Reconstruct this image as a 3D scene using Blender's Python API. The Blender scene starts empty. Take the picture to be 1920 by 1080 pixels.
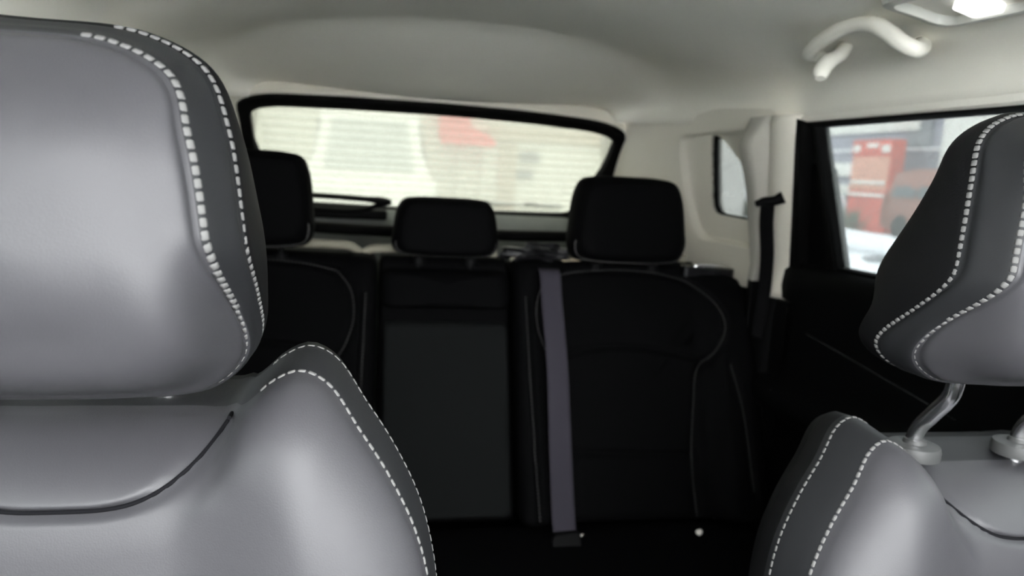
import bpy, bmesh, math, random
import numpy as np
from mathutils import Matrix, Vector
random.seed(7); np.random.seed(7)
SC = bpy.context.scene
COL = SC.collection

# ------------------------------------------------------------------ camera, sky, exposure
YAW, PIT, ROL = math.radians(11), math.radians(9), math.radians(3.2)
CAM = Vector((-0.185, 0.0, 1.2))
fwd = Vector((math.sin(YAW)*math.cos(PIT), math.cos(YAW)*math.cos(PIT), -math.sin(PIT)))
r0 = Vector((math.cos(YAW), -math.sin(YAW), 0)); u0 = r0.cross(fwd)
rgt = r0*math.cos(ROL)+u0*math.sin(ROL); upv = -r0*math.sin(ROL)+u0*math.cos(ROL)
cd = bpy.data.cameras.new('camera'); cam = bpy.data.objects.new('camera', cd); COL.objects.link(cam)
cam.matrix_world = Matrix(((rgt.x, upv.x, -fwd.x, CAM.x), (rgt.y, upv.y, -fwd.y, CAM.y), (rgt.z, upv.z, -fwd.z, CAM.z), (0, 0, 0, 1)))
cd.sensor_width = 36; cd.lens = 36*1400/1920; cd.clip_start = 0.02; cd.clip_end = 300
cd.dof.use_dof = True; cd.dof.focus_distance = 0.58; cd.dof.aperture_fstop = 6.0
SC.camera = cam

world = bpy.data.worlds.new('overcast_sky'); SC.world = world; world.use_nodes = True
bg = world.node_tree.nodes['Background']; bg.inputs[0].default_value = (0.975, 0.98, 1.0, 1); bg.inputs[1].default_value = 1.0

vs = SC.view_settings; vs.view_transform = 'Standard'; vs.look = 'None'; vs.gamma = 1; vs.use_curve_mapping = False
vs.exposure = 5.0
cy = SC.cycles
cy.max_bounces = 10; cy.diffuse_bounces = 6; cy.glossy_bounces = 4; cy.transmission_bounces = 6; cy.transparent_max_bounces = 24
cy.caustics_reflective = False; cy.caustics_refractive = False; cy.sample_clamp_indirect = 6

# ------------------------------------------------------------------ materials
def mat(name, col, rough=.5, spec=.5, metal=0, bump=None, mottle=None, emit=None, sheen=0):
    m = bpy.data.materials.new(name); m.use_nodes = True; nt = m.node_tree; b = nt.nodes['Principled BSDF']
    b.inputs['Base Color'].default_value = (*col, 1); b.inputs['Roughness'].default_value = rough
    b.inputs['Specular IOR Level'].default_value = spec; b.inputs['Metallic'].default_value = metal
    if sheen: b.inputs['Sheen Weight'].default_value = sheen
    if emit: b.inputs['Emission Color'].default_value = (*emit[0], 1); b.inputs['Emission Strength'].default_value = emit[1]
    if bump or mottle:
        tc = nt.nodes.new('ShaderNodeTexCoord')
    if bump:
        n = nt.nodes.new('ShaderNodeTexNoise'); n.inputs['Scale'].default_value = bump[0]; n.inputs['Detail'].default_value = 3
        nt.links.new(tc.outputs['Object'], n.inputs['Vector'])
        bp = nt.nodes.new('ShaderNodeBump'); bp.inputs['Strength'].default_value = bump[1]; bp.inputs['Distance'].default_value = bump[2]
        nt.links.new(n.outputs['Fac'], bp.inputs['Height']); nt.links.new(bp.outputs[0], b.inputs['Normal'])
    if mottle:
        n2 = nt.nodes.new('ShaderNodeTexNoise'); n2.inputs['Scale'].default_value = mottle[0]; n2.inputs['Detail'].default_value = 4
        nt.links.new(tc.outputs['Object'], n2.inputs['Vector'])
        r = nt.nodes.new('ShaderNodeValToRGB'); a = mottle[1]
        r.color_ramp.elements[0].position = .3; r.color_ramp.elements[1].position = .7
        r.color_ramp.elements[0].color = (*[c*(1-a) for c in col], 1); r.color_ramp.elements[1].color = (*[min(1, c*(1+a)) for c in col], 1)
        nt.links.new(n2.outputs['Fac'], r.inputs[0]); nt.links.new(r.outputs[0], b.inputs['Base Color'])
    return m
def glass(name, tint, haze=0, gloss=.04, hazecol=(.9, .95, .9)):
    m = bpy.data.materials.new(name); m.use_nodes = True; nt = m.node_tree; nt.nodes.clear()
    o = nt.nodes.new('ShaderNodeOutputMaterial'); t = nt.nodes.new('ShaderNodeBsdfTransparent'); t.inputs[0].default_value = (*tint, 1)
    g = nt.nodes.new('ShaderNodeBsdfGlossy'); g.inputs['Roughness'].default_value = .02
    mx = nt.nodes.new('ShaderNodeMixShader'); mx.inputs[0].default_value = gloss
    last = t.outputs[0]
    if haze:
        tl = nt.nodes.new('ShaderNodeBsdfTranslucent'); tl.inputs[0].default_value = (*hazecol, 1)
        m2 = nt.nodes.new('ShaderNodeMixShader'); m2.inputs[0].default_value = haze
        nt.links.new(last, m2.inputs[1]); nt.links.new(tl.outputs[0], m2.inputs[2]); last = m2.outputs[0]
    nt.links.new(last, mx.inputs[1]); nt.links.new(g.outputs[0], mx.inputs[2]); nt.links.new(mx.outputs[0], o.inputs[0])
    return m
M = dict(
    leather=mat('black_leather', (.038, .0375, .0415), .5, .35, bump=(900, .12, .001)),
    gusset=mat('shaded_black_gusset_leather', (.012, .0125, .014), .55, .3, bump=(900, .12, .001)),  # same leather as the seat faces, darkened for shade on side-facing gussets
    shell=mat('shaded_black_seat_shell', (.0035, .0035, .004), .6, .15, bump=(700, .2, .001)),  # darker still: shade on the backward-turned sides put into the colour
    roll=mat('beige_edge_highlight', (.22, .21, .165), .9, .1, bump=(400, .3, .001)),  # beige holds the window highlight on the black seat top
    pcloth=mat('shaded_grey_pillar_cloth', (.40, .385, .34), 1, .1, bump=(420, .25, .002)),  # cloth colour also darkened for the dimmer inboard-facing side of the pillar
    guide=mat('grey_guide_plastic', (.045, .046, .046), .5, .3),
    rear_leather=mat('shaded_black_rear_leather', (.0012, .0012, .0014), .75, .04, bump=(700, .2, .001)),  # front seat leather darkened, rear cabin shade put into the colour
    mesh=mat('black_woven_insert', (.0050, .0055, .0056), .9, .08, bump=(500, .5, .001)),
    groove=mat('dark_seam', (.004, .004, .005), .9, .1),
    thread=mat('pale_grey_thread', (.125, .124, .122), .8, .2),
    dthread=mat('grey_thread', (.048, .048, .048), .7, .2),
    liner=mat('grey_headliner_cloth', (.72, .70, .625), 1, .1, bump=(420, .25, .002), mottle=(3, .03)),
    trim=mat('grey_trim_plastic', (.60, .575, .50), .65, .3, bump=(500, .15, .001)),
    dtrim=mat('dark_grey_trim', (.17, .18, .17), .8, .25, bump=(350, .3, .002), mottle=(12, .12)),
    black=mat('black_plastic', (.0018, .0018, .002), .6, .08, bump=(300, .15, .001)),
    gloss=mat('glossy_black_plastic', (.008, .008, .009), .18, .5),
    rubber=mat('black_rubber', (.001, .001, .001), .8, .08),
    chrome=mat('polished_steel', (.9, .9, .92), .2, .5, metal=1),
    web=mat('grey_seat_belt_webbing', (.032, .029, .038), .8, .1, bump=(300, .4, .001)),
    bweb=mat('black_seat_belt_webbing', (.0015, .0015, .0018), .85, .1),
    carpet=mat('black_carpet', (.003, .003, .003), 1, .03, bump=(250, .6, .003)),
    lamp=mat('lit_lamp_lens', (.9, .9, .9), .3, emit=((1, 1, 1), .06)),
    bezel=mat('lamp_bezel', (.42, .42, .38), .5, .4),
    handle=mat('grab_handle_plastic', (.66, .64, .57), .5, .4),
    cbeige=mat('beige_strap_cloth', (.42, .36, .26), .9, .1, bump=(300, .4, .001)),
    crumpled=mat('dark_crumpled_plastic', (.008, .008, .009), .4, .3, bump=(60, .6, .004)),
    scrap=mat('pale_scrap_and_glint', (.75, .72, .66), .9, .1, bump=(200, .4, .001)),
    g_front=glass('clear_glass', (.92, .925, .92)),
    g_fdoor=glass('dimming_front_door_glass', (.42, .44, .43)),  # unseen panes, tint added to hold back side light
    g_rear=glass('frosted_tinted_glass', (.165, .168, .152), haze=.06, hazecol=(.9, .92, .84)),
    g_side=glass('tinted_glass', (.15, .155, .155), haze=.01),
    g_door=glass('door_glass', (.20, .21, .21), haze=.020),
    wire=mat('heater_wire', (.25, .23, .19), .6, .3),
    snow=mat('snow', (.82, .84, .86), .9, .1, bump=(3, .6, .1), mottle=(.5, .06)),
)

# ------------------------------------------------------------------ mesh helpers
class MB:
    def __init__(s): s.v = []; s.f = []
    def add(s, v, f):
        o = len(s.v); s.v += [tuple(map(float, p)) for p in v]; s.f += [tuple(i+o for i in q) for q in f]; return s
    def box(s, c, d, rot=None):
        x, y, z = [k/2 for k in d]
        v = [(-x,-y,-z),(x,-y,-z),(x,y,-z),(-x,y,-z),(-x,-y,z),(x,-y,z),(x,y,z),(-x,y,z)]
        if rot is not None: v = [tuple(rot @ Vector(p)) for p in v]
        v = [(p[0]+c[0], p[1]+c[1], p[2]+c[2]) for p in v]
        return s.add(v, [(0,3,2,1),(4,5,6,7),(0,1,5,4),(1,2,6,5),(2,3,7,6),(3,0,4,7)])
    def tube(s, pts, r, n=12, caps=True, flat=1.0):
        pts = [Vector(p) for p in pts]; R = r if hasattr(r, '__len__') else [r]*len(pts)
        v = []; f = []; prev = None
        for i, p in enumerate(pts):
            t = (pts[min(i+1, len(pts)-1)]-pts[max(i-1, 0)]).normalized()
            if prev is None:
                a = Vector((0, 0, 1)) if abs(t.z) < .9 else Vector((1, 0, 0)); a = (a-t*a.dot(t)).normalized()
            else: a = (prev-t*prev.dot(t)).normalized()
            prev = a; b = t.cross(a)
            for k in range(n):
                q = 2*math.pi*k/n; v.append(p+a*math.cos(q)*R[i]+b*math.sin(q)*R[i]*flat)
        for i in range(len(pts)-1):
            for k in range(n): f.append((i*n+k, i*n+(k+1) % n, (i+1)*n+(k+1) % n, (i+1)*n+k))
        if caps: f.append(tuple(range(n))[::-1]); f.append(tuple(range((len(pts)-1)*n, len(pts)*n)))
        return s.add(v, f)
    def grid(s, G, cu=False, cv=False):
        G = np.asarray(G); a, b = G.shape[:2]; f = []
        for i in range(a if cu else a-1):
            for j in range(b if cv else b-1):
                f.append((i*b+j, i*b+(j+1) % b, ((i+1) % a)*b+(j+1) % b, ((i+1) % a)*b+j))
        return s.add(G.reshape(-1, 3), f)
    def prism(s, poly, fn0, fn1):           # poly of 2-D points; fn maps (u,v) to 3-D for the two faces
        n = len(poly); v = [fn0(*p) for p in poly]+[fn1(*p) for p in poly]
        f = [tuple(range(n)), tuple(range(2*n-1, n-1, -1))]+[(i, i+n, (i+1) % n+n, (i+1) % n) for i in range(n)]
        return s.add(v, f)
def wloc(o):
    p = Vector(o.location)
    while o.parent: o = o.parent; p += Vector(o.location)
    return p
def obj(name, mb, m, parent=None, loc=None, smooth=True, bevel=0, solid=0, angle=40, sub=0):
    """mesh given in world coordinates; origin at the parent's origin, or at loc"""
    me = bpy.data.meshes.new(name)
    base = wloc(parent) if parent else Vector(loc) if loc is not None else Vector((0, 0, 0))
    v = np.array(mb.v, float)-np.array(base)
    me.from_pydata(v.tolist(), [], mb.f); me.update()
    bm = bmesh.new(); bm.from_mesh(me); bmesh.ops.remove_doubles(bm, verts=bm.verts, dist=1e-6)
    bmesh.ops.recalc_face_normals(bm, faces=bm.faces)
    if bevel: bmesh.ops.bevel(bm, geom=[e for e in bm.edges if len(e.link_faces) == 2 and e.calc_face_angle(0) > .6], offset=bevel, segments=3, profile=.5, affect='EDGES', clamp_overlap=True)
    bm.to_mesh(me); bm.free()
    if smooth:
        me.shade_smooth()
        try: me.set_sharp_from_angle(angle=math.radians(angle))
        except Exception: pass
    me.materials.append(M[m] if isinstance(m, str) else m)
    o = bpy.data.objects.new(name, me); COL.objects.link(o)
    if parent: o.parent = parent
    else: o.location = base
    if solid:
        md = o.modifiers.new('thickness', 'SOLIDIFY'); md.thickness = abs(solid); md.offset = 1 if solid > 0 else -1
    if sub:
        md = o.modifiers.new('smooth', 'SUBSURF'); md.levels = sub; md.render_levels = sub
    return o
def empty(name, loc):
    o = bpy.data.objects.new(name, None); COL.objects.link(o); o.location = loc; o.empty_display_size = .1; return o
def tag(o, label, cat, group=None, kind=None):
    o['label'] = label; o['category'] = cat
    if group: o['group'] = group
    if kind: o['kind'] = kind
    return o
def struct(o, label, cat):
    o['kind'] = 'structure'; o['label'] = label; o['category'] = cat; return o
def sm(t): t = np.clip(t, 0, 1); return t*t*(3-2*t)
def spline(pts, n, closed=False):
    P = np.array(pts, float); k = len(P)
    out = []
    segs = k if closed else k-1
    for i in range(segs):
        if closed: p0, p1, p2, p3 = P[(i-1) % k], P[i], P[(i+1) % k], P[(i+2) % k]
        else: p0, p1, p2, p3 = P[max(i-1, 0)], P[i], P[i+1], P[min(i+2, k-1)]
        d = lambda a, b: max(np.linalg.norm(a-b), 1e-6)**.5
        t0 = 0; t1 = t0+d(p0, p1) if i > 0 or closed else d(p1, p2); t2 = t1+d(p1, p2); t3 = t2+(d(p2, p3) if (i < k-2 or closed) else d(p1, p2))
        q0 = p0 if (i > 0 or closed) else 2*p1-p2; q3 = p3 if (i < k-2 or closed) else 2*p2-p1
        for t in np.linspace(t1, t2, 24, endpoint=False):
            A1 = (t1-t)/(t1-t0)*q0+(t-t0)/(t1-t0)*p1; A2 = (t2-t)/(t2-t1)*p1+(t-t1)/(t2-t1)*p2; A3 = (t3-t)/(t3-t2)*p2+(t-t2)/(t3-t2)*q3
            B1 = (t2-t)/(t2-t0)*A1+(t-t0)/(t2-t0)*A2; B2 = (t3-t)/(t3-t1)*A2+(t-t1)/(t3-t1)*A3
            out.append((t2-t)/(t2-t1)*B1+(t-t1)/(t2-t1)*B2)
    out.append(P[0] if closed else P[-1])
    return resample(np.array(out), n, closed)
def resample(Q, n, closed=False):
    d = np.r_[0, np.cumsum(np.linalg.norm(np.diff(Q, axis=0), axis=1))]
    s = np.linspace(0, d[-1], n+1)[:-1] if closed else np.linspace(0, d[-1], n)
    return np.stack([np.interp(s, d, Q[:, i]) for i in range(Q.shape[1])], 1)
def roundpoly(pts, rad, n):
    P = np.array(pts, float); k = len(P); out = []
    R = rad if hasattr(rad, '__len__') else [rad]*k
    for i in range(k):
        a, b, c = P[i-1], P[i], P[(i+1) % k]; u = (a-b)/np.linalg.norm(a-b); w = (c-b)/np.linalg.norm(c-b)
        for t in np.linspace(0, 1, 12): out.append((1-t)**2*(b+u*R[i])+2*t*(1-t)*b+t*t*(b+w*R[i]))
    out.append(out[0]); return resample(np.array(out), n, True)
def mirror_half(half):          # half outline from top centre to bottom centre, x>=0
    h = [tuple(p) for p in half]; return h+[(-x, z) for x, z in h[::-1] if x > 1e-6]
def segdist(X, Z, poly):
    D = np.full(X.shape, 9.0)
    for (x0, z0), (x1, z1) in zip(poly[:-1], poly[1:]):
        dx, dz = x1-x0, z1-z0; L = dx*dx+dz*dz+1e-12
        t = np.clip(((X-x0)*dx+(Z-z0)*dz)/L, 0, 1); D = np.minimum(D, np.hypot(X-x0-t*dx, Z-z0-t*dz))
    return D
def normals(G):
    du = np.roll(G, -1, 1)-np.roll(G, 1, 1); dv = np.gradient(G, axis=0); n = np.cross(du, dv)
    return n/(np.linalg.norm(n, axis=2, keepdims=True)+1e-12)
def pillow(outline, centre, ctrl, sub, seams=(), gd=.003, gw=.004):
    """closed cushion: rings of the outline scaled about centre; ctrl=[(scale, depth)...] front centre -> back centre"""
    N = len(outline); V = np.array(outline)-np.array(centre)
    S = np.array([np.broadcast_to(np.asarray(c[0], float), (N,)) for c in ctrl]); Yd = np.array([np.broadcast_to(np.asarray(c[1], float), (N,)) for c in ctrl])
    k = len(ctrl); rows = []; idx = []
    def cr(A, i, t):
        p0 = A[max(i-1, 0)]; p1 = A[i]; p2 = A[i+1]; p3 = A[min(i+2, k-1)]
        m1 = (p2-p0)/2; m2 = (p3-p1)/2
        return (2*t**3-3*t**2+1)*p1+(t**3-2*t**2+t)*m1+(-2*t**3+3*t**2)*p2+(t**3-t**2)*m2
    for i in range(k-1):
        idx.append(len(rows))
        for t in np.linspace(0, 1, sub[i], endpoint=False): rows.append((np.maximum(cr(S, i, t), .002), cr(Yd, i, t)))
    idx.append(len(rows)); rows.append((np.maximum(S[-1], .002), Yd[-1]))
    G = np.stack([np.stack([centre[0]+V[:, 0]*s, y, centre[1]+V[:, 1]*s], 1) for s, y in rows])
    if seams:
        n = normals(G); c = G.reshape(-1, 3).mean(0)
        if np.mean(np.sum(n[len(rows)//3]*(G[len(rows)//3]-c), 1)) < 0: n = -n
        G0 = G.copy()
        for sidx in seams:
            r = idx[sidx]; d = np.linalg.norm(G0-G0[r][None], axis=2)
            G = G-n*(gd*np.exp(-(d/gw)**2))[..., None]
    return G, idx
STITCH = {}
def stitch_mesh(name, l, w, h, m):
    key = (name, l, w, h, m)
    if key not in STITCH:
        b = MB(); v = []; n = 6
        for (k, s) in ((-1, .7), (-.72, 1), (.72, 1), (1, .7)):
            for q in range(n):
                a = 2*math.pi*q/n; v.append((k*l/2, math.cos(a)*w/2*s, math.sin(a)*h/2*s))
        f = [(i*n+j, i*n+(j+1) % n, (i+1)*n+(j+1) % n, (i+1)*n+j) for i in range(3) for j in range(n)]+[tuple(range(n))[::-1], tuple(range(18, 24))]
        me = bpy.data.meshes.new(name); me.from_pydata(v, [], f); me.shade_smooth(); me.materials.append(M[m]); STITCH[key] = me
    return STITCH[key]
def shade_rows(o, G, cuts):
    """rows from each cut on get a copy of the leather darkened for shade"""
    base = wloc(o); n = G.shape[1]; P = G.reshape(-1, 3)
    me = o.data; k0 = len(me.materials)
    for _, m in cuts: me.materials.append(M[m])
    from mathutils.kdtree import KDTree
    kd = KDTree(len(P))
    for i, p in enumerate(P): kd.insert(p, i)
    kd.balance()
    for f in me.polygons:
        r = max(kd.find(me.vertices[v].co+base)[1]//n for v in f.vertices)
        for j, (c, _) in enumerate(cuts):
            if r >= c+1: f.material_index = k0+j
def frames_along(P, Nn, pitch, start=0):
    d = np.r_[0, np.cumsum(np.linalg.norm(np.diff(P, axis=0), axis=1))]
    out = []
    for s in np.arange(pitch/2+start, d[-1], pitch):
        p = np.array([np.interp(s, d, P[:, i]) for i in range(3)]); e = .001
        q = np.array([np.interp(min(s+e, d[-1]), d, P[:, i]) for i in range(3)])-np.array([np.interp(max(s-e, 0), d, P[:, i]) for i in range(3)])
        n = np.array([np.interp(s, d, Nn[:, i]) for i in range(3)])
        t = Vector(q).normalized(); n = Vector(n); n = (n-t*n.dot(t)).normalized(); out.append((Vector(p), t, n.cross(t), n))
    return out
def put_stitches(frames, parent, l, w, h, m, lim=300):
    me = stitch_mesh('stitch', l, w, h, m); base = wloc(parent); n = 0
    for p, t, b, nn in frames[:lim]:
        o = bpy.data.objects.new('stitch', me); COL.objects.link(o); o.parent = parent
        R = Matrix(((t.x, b.x, nn.x), (t.y, b.y, nn.y), (t.z, b.z, nn.z))).to_4x4()
        o.matrix_local = Matrix.Translation(p-base) @ R; n += 1
    return n
def join_stitches(name, frames, parent, l, w, h, m):
    me = stitch_mesh('stitch_pattern', l, w, h, m); b = MB()
    V = [v.co.copy() for v in me.vertices]; F = [tuple(p.vertices) for p in me.polygons]
    for p, t, bb, nn in frames: b.add([p+t*v.x+bb*v.y+nn*v.z for v in V], F)
    o = obj(name, b, m, parent); o['kind'] = 'stuff'; return o
def grid_mesh(G, capfirst=True, caplast=True):
    b = MB(); b.grid(G, cv=True); n = G.shape[1]; k = G.shape[0]
    if capfirst: b.f.append(tuple(range(n))[::-1])
    if caplast: b.f.append(tuple(range((k-1)*n, k*n)))
    return b
def seam_path(G, row, off, sel):
    """points beside row 'row' moved towards the later rows by off, with normals; sel = column index list"""
    n = normals(G); c = G.reshape(-1, 3).mean(0)
    r = G[row]; nx = G[min(row+3, len(G)-1)]; dv = nx-r; dv /= np.linalg.norm(dv, axis=1, keepdims=True)+1e-9
    P = r+dv*off; nn = n[row]
    if np.mean(np.sum(n[len(G)//3]*(G[len(G)//3]-c), 1)) < 0: nn = -nn
    return P[sel], nn[sel]

# ------------------------------------------------------------------ shell of the car
def rail(y):                      # side rail where roof meets walls: (x, z)
    return np.interp(y, [-.15, .3, .85, 1.36, 1.7, 1.9, 2.03, 2.12], [.57, .60, .622, .628, .612, .585, .54, .47]), np.interp(y, [-.15, .3, .85, 1.36, 1.7, 2.0, 2.12], [1.36, 1.335, 1.325, 1.325, 1.335, 1.345, 1.35])
def liner_z(x, y):
    W, zr = rail(y); s = np.clip(np.abs(x)/W, 0, 1)
    yy = y-.22*(np.abs(x)/.45)**2*sm((y-1.1)/.5)
    zc = np.interp(yy, [-.2, .3, .8, 1.2, 1.44, 1.51, 1.57, 1.76, 1.95, 2.10], [1.440, 1.450, 1.453, 1.466, 1.478, 1.481, 1.474, 1.432, 1.392, 1.367])
    return zr+(np.maximum(zc, zr+.012)-zr)*(1-s**3.2)**(1/3.2)
ys = np.linspace(-.15, 2.10, 120); ss = np.sin(np.linspace(-1, 1, 81)*math.pi/2)
G = np.array([[(s*rail(y)[0], y, liner_z(s*rail(y)[0], y)) for s in ss] for y in ys])
b = MB(); b.grid(G)
o = obj('ceiling', b, 'liner', solid=0); o.modifiers.new('thickness', 'SOLIDIFY').thickness = .03
# make the thickness go up
o.modifiers['thickness'].offset = 1 if sum(p.normal.z for p in o.data.polygons) > 0 else -1
struct(o, 'light grey cloth headliner of the car roof above the seats', 'headliner')

b = MB(); b.box((0, .65, .33), (1.5, 3.4, .04)); struct(obj('floor', b, 'carpet', bevel=.005), 'black carpeted car floor beneath the seats', 'floor')

def wx(z): return .622+.078*np.clip((1.32-z)/.30, 0, 1)     # inner wall face, tumblehome
# rear wall (tailgate): raked window opening, then upright trim below
def tgate(x, t, off=0):           # t=0 top of glass, 1 bottom; off towards the front of the car
    y = 2.105+.245*t; z = 1.333-.272*t
    return (x, y-off*.74, z-off*.67)
win_pts = [(-.47, .01), (-.2, -.03), (0, -.04), (.2, -.03), (.47, .03), (.50, .25), (.455, 1.0), (0, 1.02), (-.455, 1.0), (-.50, .25)]
win_o = roundpoly([(-.505, -.01), (-.25, -.03), (0, -.035), (.25, -.015), (.512, .04), (.505, .40), (.445, 1.0), (0, 1.025), (-.445, 1.0), (-.505, .35)], [.10, .08, .1, .08, .13, .10, .05, .1, .05, .05], 200)
ctr = np.array((0, .5))
def off_ring(P, d, top, bottom):
    """outline moved outward along its normal by d at the sides, top and bottom amounts elsewhere (metres)"""
    Q = np.array(P)*np.array((1, .366)); t = np.roll(Q, -1, 0)-np.roll(Q, 1, 0); t /= np.linalg.norm(t, axis=1, keepdims=True)
    n = np.stack([t[:, 1], -t[:, 0]], 1)
    if np.sum(n*(Q-Q.mean(0))) < 0: n = -n
    w = np.where(n[:, 1] > 0, bottom*n[:, 1]**2, top*n[:, 1]**2)+d*n[:, 0]**2
    return (Q+n*w[:, None])/np.array((1, .366))
rings = []
for dx, a, c, off in ((0, 0, 0, -.015), (0, 0, 0, .012), (.012, .010, .003, .02), (.038, .034, .008, .022), (.046, .040, .012, .015), (.046, .040, .012, -.03)):
    rings.append([tgate(x, t, off) for x, t in off_ring(win_o, dx, a, c)])
b = MB(); b.grid(np.array(rings), cv=True)
o = obj('trim_1', b, 'rubber'); struct(o, 'black frame around the rear window', 'window frame')
# tailgate inner skin around the frame
rings = []
for k, (dx, a, c, off) in enumerate(((.042, .036, .010, .010), (.055, .046, .02, .004), (.070, .05, .03, -.02))):
    rings.append([tgate(x, t, off) for x, t in off_ring(win_o, dx, a, c)])
rings.append([(np.clip(x*1.6, -.72, .72), 2.135+.22*t, 1.42-.43*t) for x, t in off_ring(win_o, .07, .0, .0)])
b = MB(); b.grid(np.array(rings), cv=True)
wr = obj('wall_rear', b, 'trim', solid=.004); struct(wr, 'grey tailgate trim around and below the rear window', 'tailgate')
# lower tailgate: profile swept across
prof = [(2.365, 1.052), (2.35, 1.056), (2.335, 1.05), (2.315, 1.02), (2.30, .98), (2.29, .90), (2.285, .7), (2.29, .35), (2.33, .35), (2.38, .7), (2.39, 1.0)]
G = np.array([[(x, p[0]-.05*abs(x)**2, p[1]+.0*abs(x)) for p in prof] for x in np.linspace(-.72, .72, 25)])
b = MB(); b.grid(G); obj('lower_panel', b, 'dtrim', wr)
# rear glass with heater wires
gl = MB(); n = len(win_o)
gl.prism([tuple(p) for p in win_o], lambda x, t: tgate(x, t, -.012), lambda x, t: tgate(x, t, -.016))
w1 = obj('window_1', gl, 'g_rear', smooth=False); struct(w1, 'misted tinted rear window with thin heater lines', 'window')
for k in range(12):
    t = .06+k*.078
    hw = .485-.04*max(0, t-.3)
    m = MB(); m.tube([tgate(x, t+.006*(1-(x/.5)**2)-.006, -.011) for x in np.linspace(-hw, hw, 13)], .0005, 6)
    obj('heater_line', m, 'wire', w1)

# side walls, doors, pillars (s=+1 right in the photo, -1 left)
def wall_side(s, side, num):
    def Q(x, y, z): return (s*x, y, z)
    # quarter trim: rings from outer border -> bezel -> window hole, in (y,z)
    hole = roundpoly([(1.47, 1.108), (1.79, 1.118), (1.77, 1.21), (1.742, 1.312), (1.70, 1.305), (1.62, 1.24)], [.02, .035, .06, .010, .03, .06], 120)
    bez = roundpoly([(1.47, 1.05), (1.86, 1.045), (1.89, 1.20), (1.87, 1.312), (1.47, 1.318)], [.03, .05, .08, .04, .03], 120)
    outer = roundpoly([(1.455, .35), (2.36, .35), (2.43, 1.0), (2.20, 1.405), (1.425, 1.350)], [.01]*5, 120)
    def al(P):   # start all rings at the same angle
        c = np.array((1.6, 1.2)); a = np.arctan2(P[:, 1]-c[1], P[:, 0]-c[0]); a0 = np.argmin(np.abs(a+math.pi*.75)); P = np.roll(P, -a0, 0)
        return P if np.cross(P[5]-c, P[10]-c) > 0 else np.roll(P[::-1], 1, 0)
    def ang(P):
        c = np.array((1.6, 1.2)); a = np.arctan2(P[:, 1]-c[1], P[:, 0]-c[0]); k = np.argsort(a); a = a[k]; R = np.hypot(*(P-c).T)[k]
        th = np.linspace(-math.pi, math.pi, 160, endpoint=False)
        r = np.interp(th, np.r_[a-2*math.pi, a, a+2*math.pi], np.r_[R, R, R]); return np.stack([c[0]+np.cos(th)*r, c[1]+np.sin(th)*r], 1)
    hole, bez, outer = ang(hole), ang(bez), ang(outer)
    def xq(y, z):
        xr = np.interp(y, [1.36, 1.7, 1.9, 2.03, 2.12, 2.2, 2.43], [0, -.012, -.035, -.065, -.10, -.12, -.125])
        lo = sm((1.06-z)/.12)
        return wx(z)+xr*(1-.3*lo)
    rg = []
    for w in np.linspace(0, 1, 14): P = outer*(1-w)+bez*w; rg.append([Q(xq(y, z), y, z) for y, z in P])
    for w, d in ((.04, .003), (.10, .012), (.16, .018), (.5, .020), (.93, .021), (1, .023)): P = bez*(1-w)+hole*w; rg.append([Q(xq(y, z)+d, y, z) for y, z in P])
    rg.append([Q(xq(y, z)+.05, y, z) for y, z in hole])
    b = MB(); b.grid(np.array(rg), cv=True)
    w = obj('wall_'+side, b, 'trim'); struct(w, 'light grey moulded side trim beside the %s rear quarter window' % ('right' if s > 0 else 'left'), 'wall')
    b = MB(); b.grid(np.array([[Q(float(xq(y, z))-.004-(.004 if z < .95 else 0), y, z) for z in (.36, .6, .8, .945, .955)]+[Q(float(xq(y, .955))+.01, y, .957)] for y in np.linspace(1.425, 2.28, 32)])); obj('lower_side_panel', b, 'black', w)
    # gasket and quarter glass
    c = hole.mean(0); rg = []
    for sc_, d in ((1.0, .022), (1.0, .027), (.965, .029), (.95, .030), (.95, .040)): P = c+(hole-c)*sc_; rg.append([Q(xq(y, z)+d, y, z) for y, z in P])
    b = MB(); b.grid(np.array(rg), cv=True); obj('gasket', b, 'rubber', w)
    b = MB(); P = hole[::2]; b.prism([tuple(p) for p in P], lambda y, z: Q(xq(y, z)+.033, y, z), lambda y, z: Q(xq(y, z)+.037, y, z))
    g = obj('window_%d' % (2 if s > 0 else 3), b, 'g_side', smooth=False); struct(g, 'small %s rear quarter window behind the pillar' % ('right' if s > 0 else 'left'), 'window')
    # C pillar: crest and light strip, swept over height
    def csec(z):
        x = wx(z); sh = .028+.11*(1.32-z)/.35
        return [(x+.03, 1.315+sh), (x+.004, 1.318+sh), (x-.012, 1.328+sh), (x-.022, 1.345+sh), (x-.026, 1.375+sh), (x-.022, 1.390+sh)], \
               [(x+.0, 1.372+sh), (x-.020, 1.382+sh), (x-.034, 1.389+sh), (x-.050, 1.400+sh*.9), (x-.058, 1.414+sh*.8), (x-.060, 1.43+sh*.7), (x-.060, 1.455+sh*.6), (x-.056, 1.475+sh*.55), (x-.036, 1.488+sh*.5), (x-.0, 1.51+sh*.4), (x+.05, 1.53+sh*.4)]
    zs = np.linspace(.955, 1.335, 24)
    def bell(z): return 1-.0*z
    A = np.array([[Q(*p, z) for p in csec(z)[0]] for z in zs])
    Bc = []
    for z in np.linspace(.985, 1.335, 30):
        sec = csec(max(z, .9))[1]; x = wx(z); f = (.76+.24*sm((z-1.17)/.12))*(1-.5*sm((z-1.27)/.07))
        # crest slims towards the roof
        Bc.append([Q(x+(p[0]-wx(max(z, .9)))*f if p[0] < wx(max(z, .9))-.03 else p[0], p[1], z) for p in sec])
    b = MB(); b.grid(A)
    t = obj('trim_%d' % (2 if s > 0 else 3), b, 'trim', solid=.003); struct(t, 'pale grey rounded strip along the front edge of the %s rear pillar' % ('right' if s > 0 else 'left'), 'pillar trim')
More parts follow.
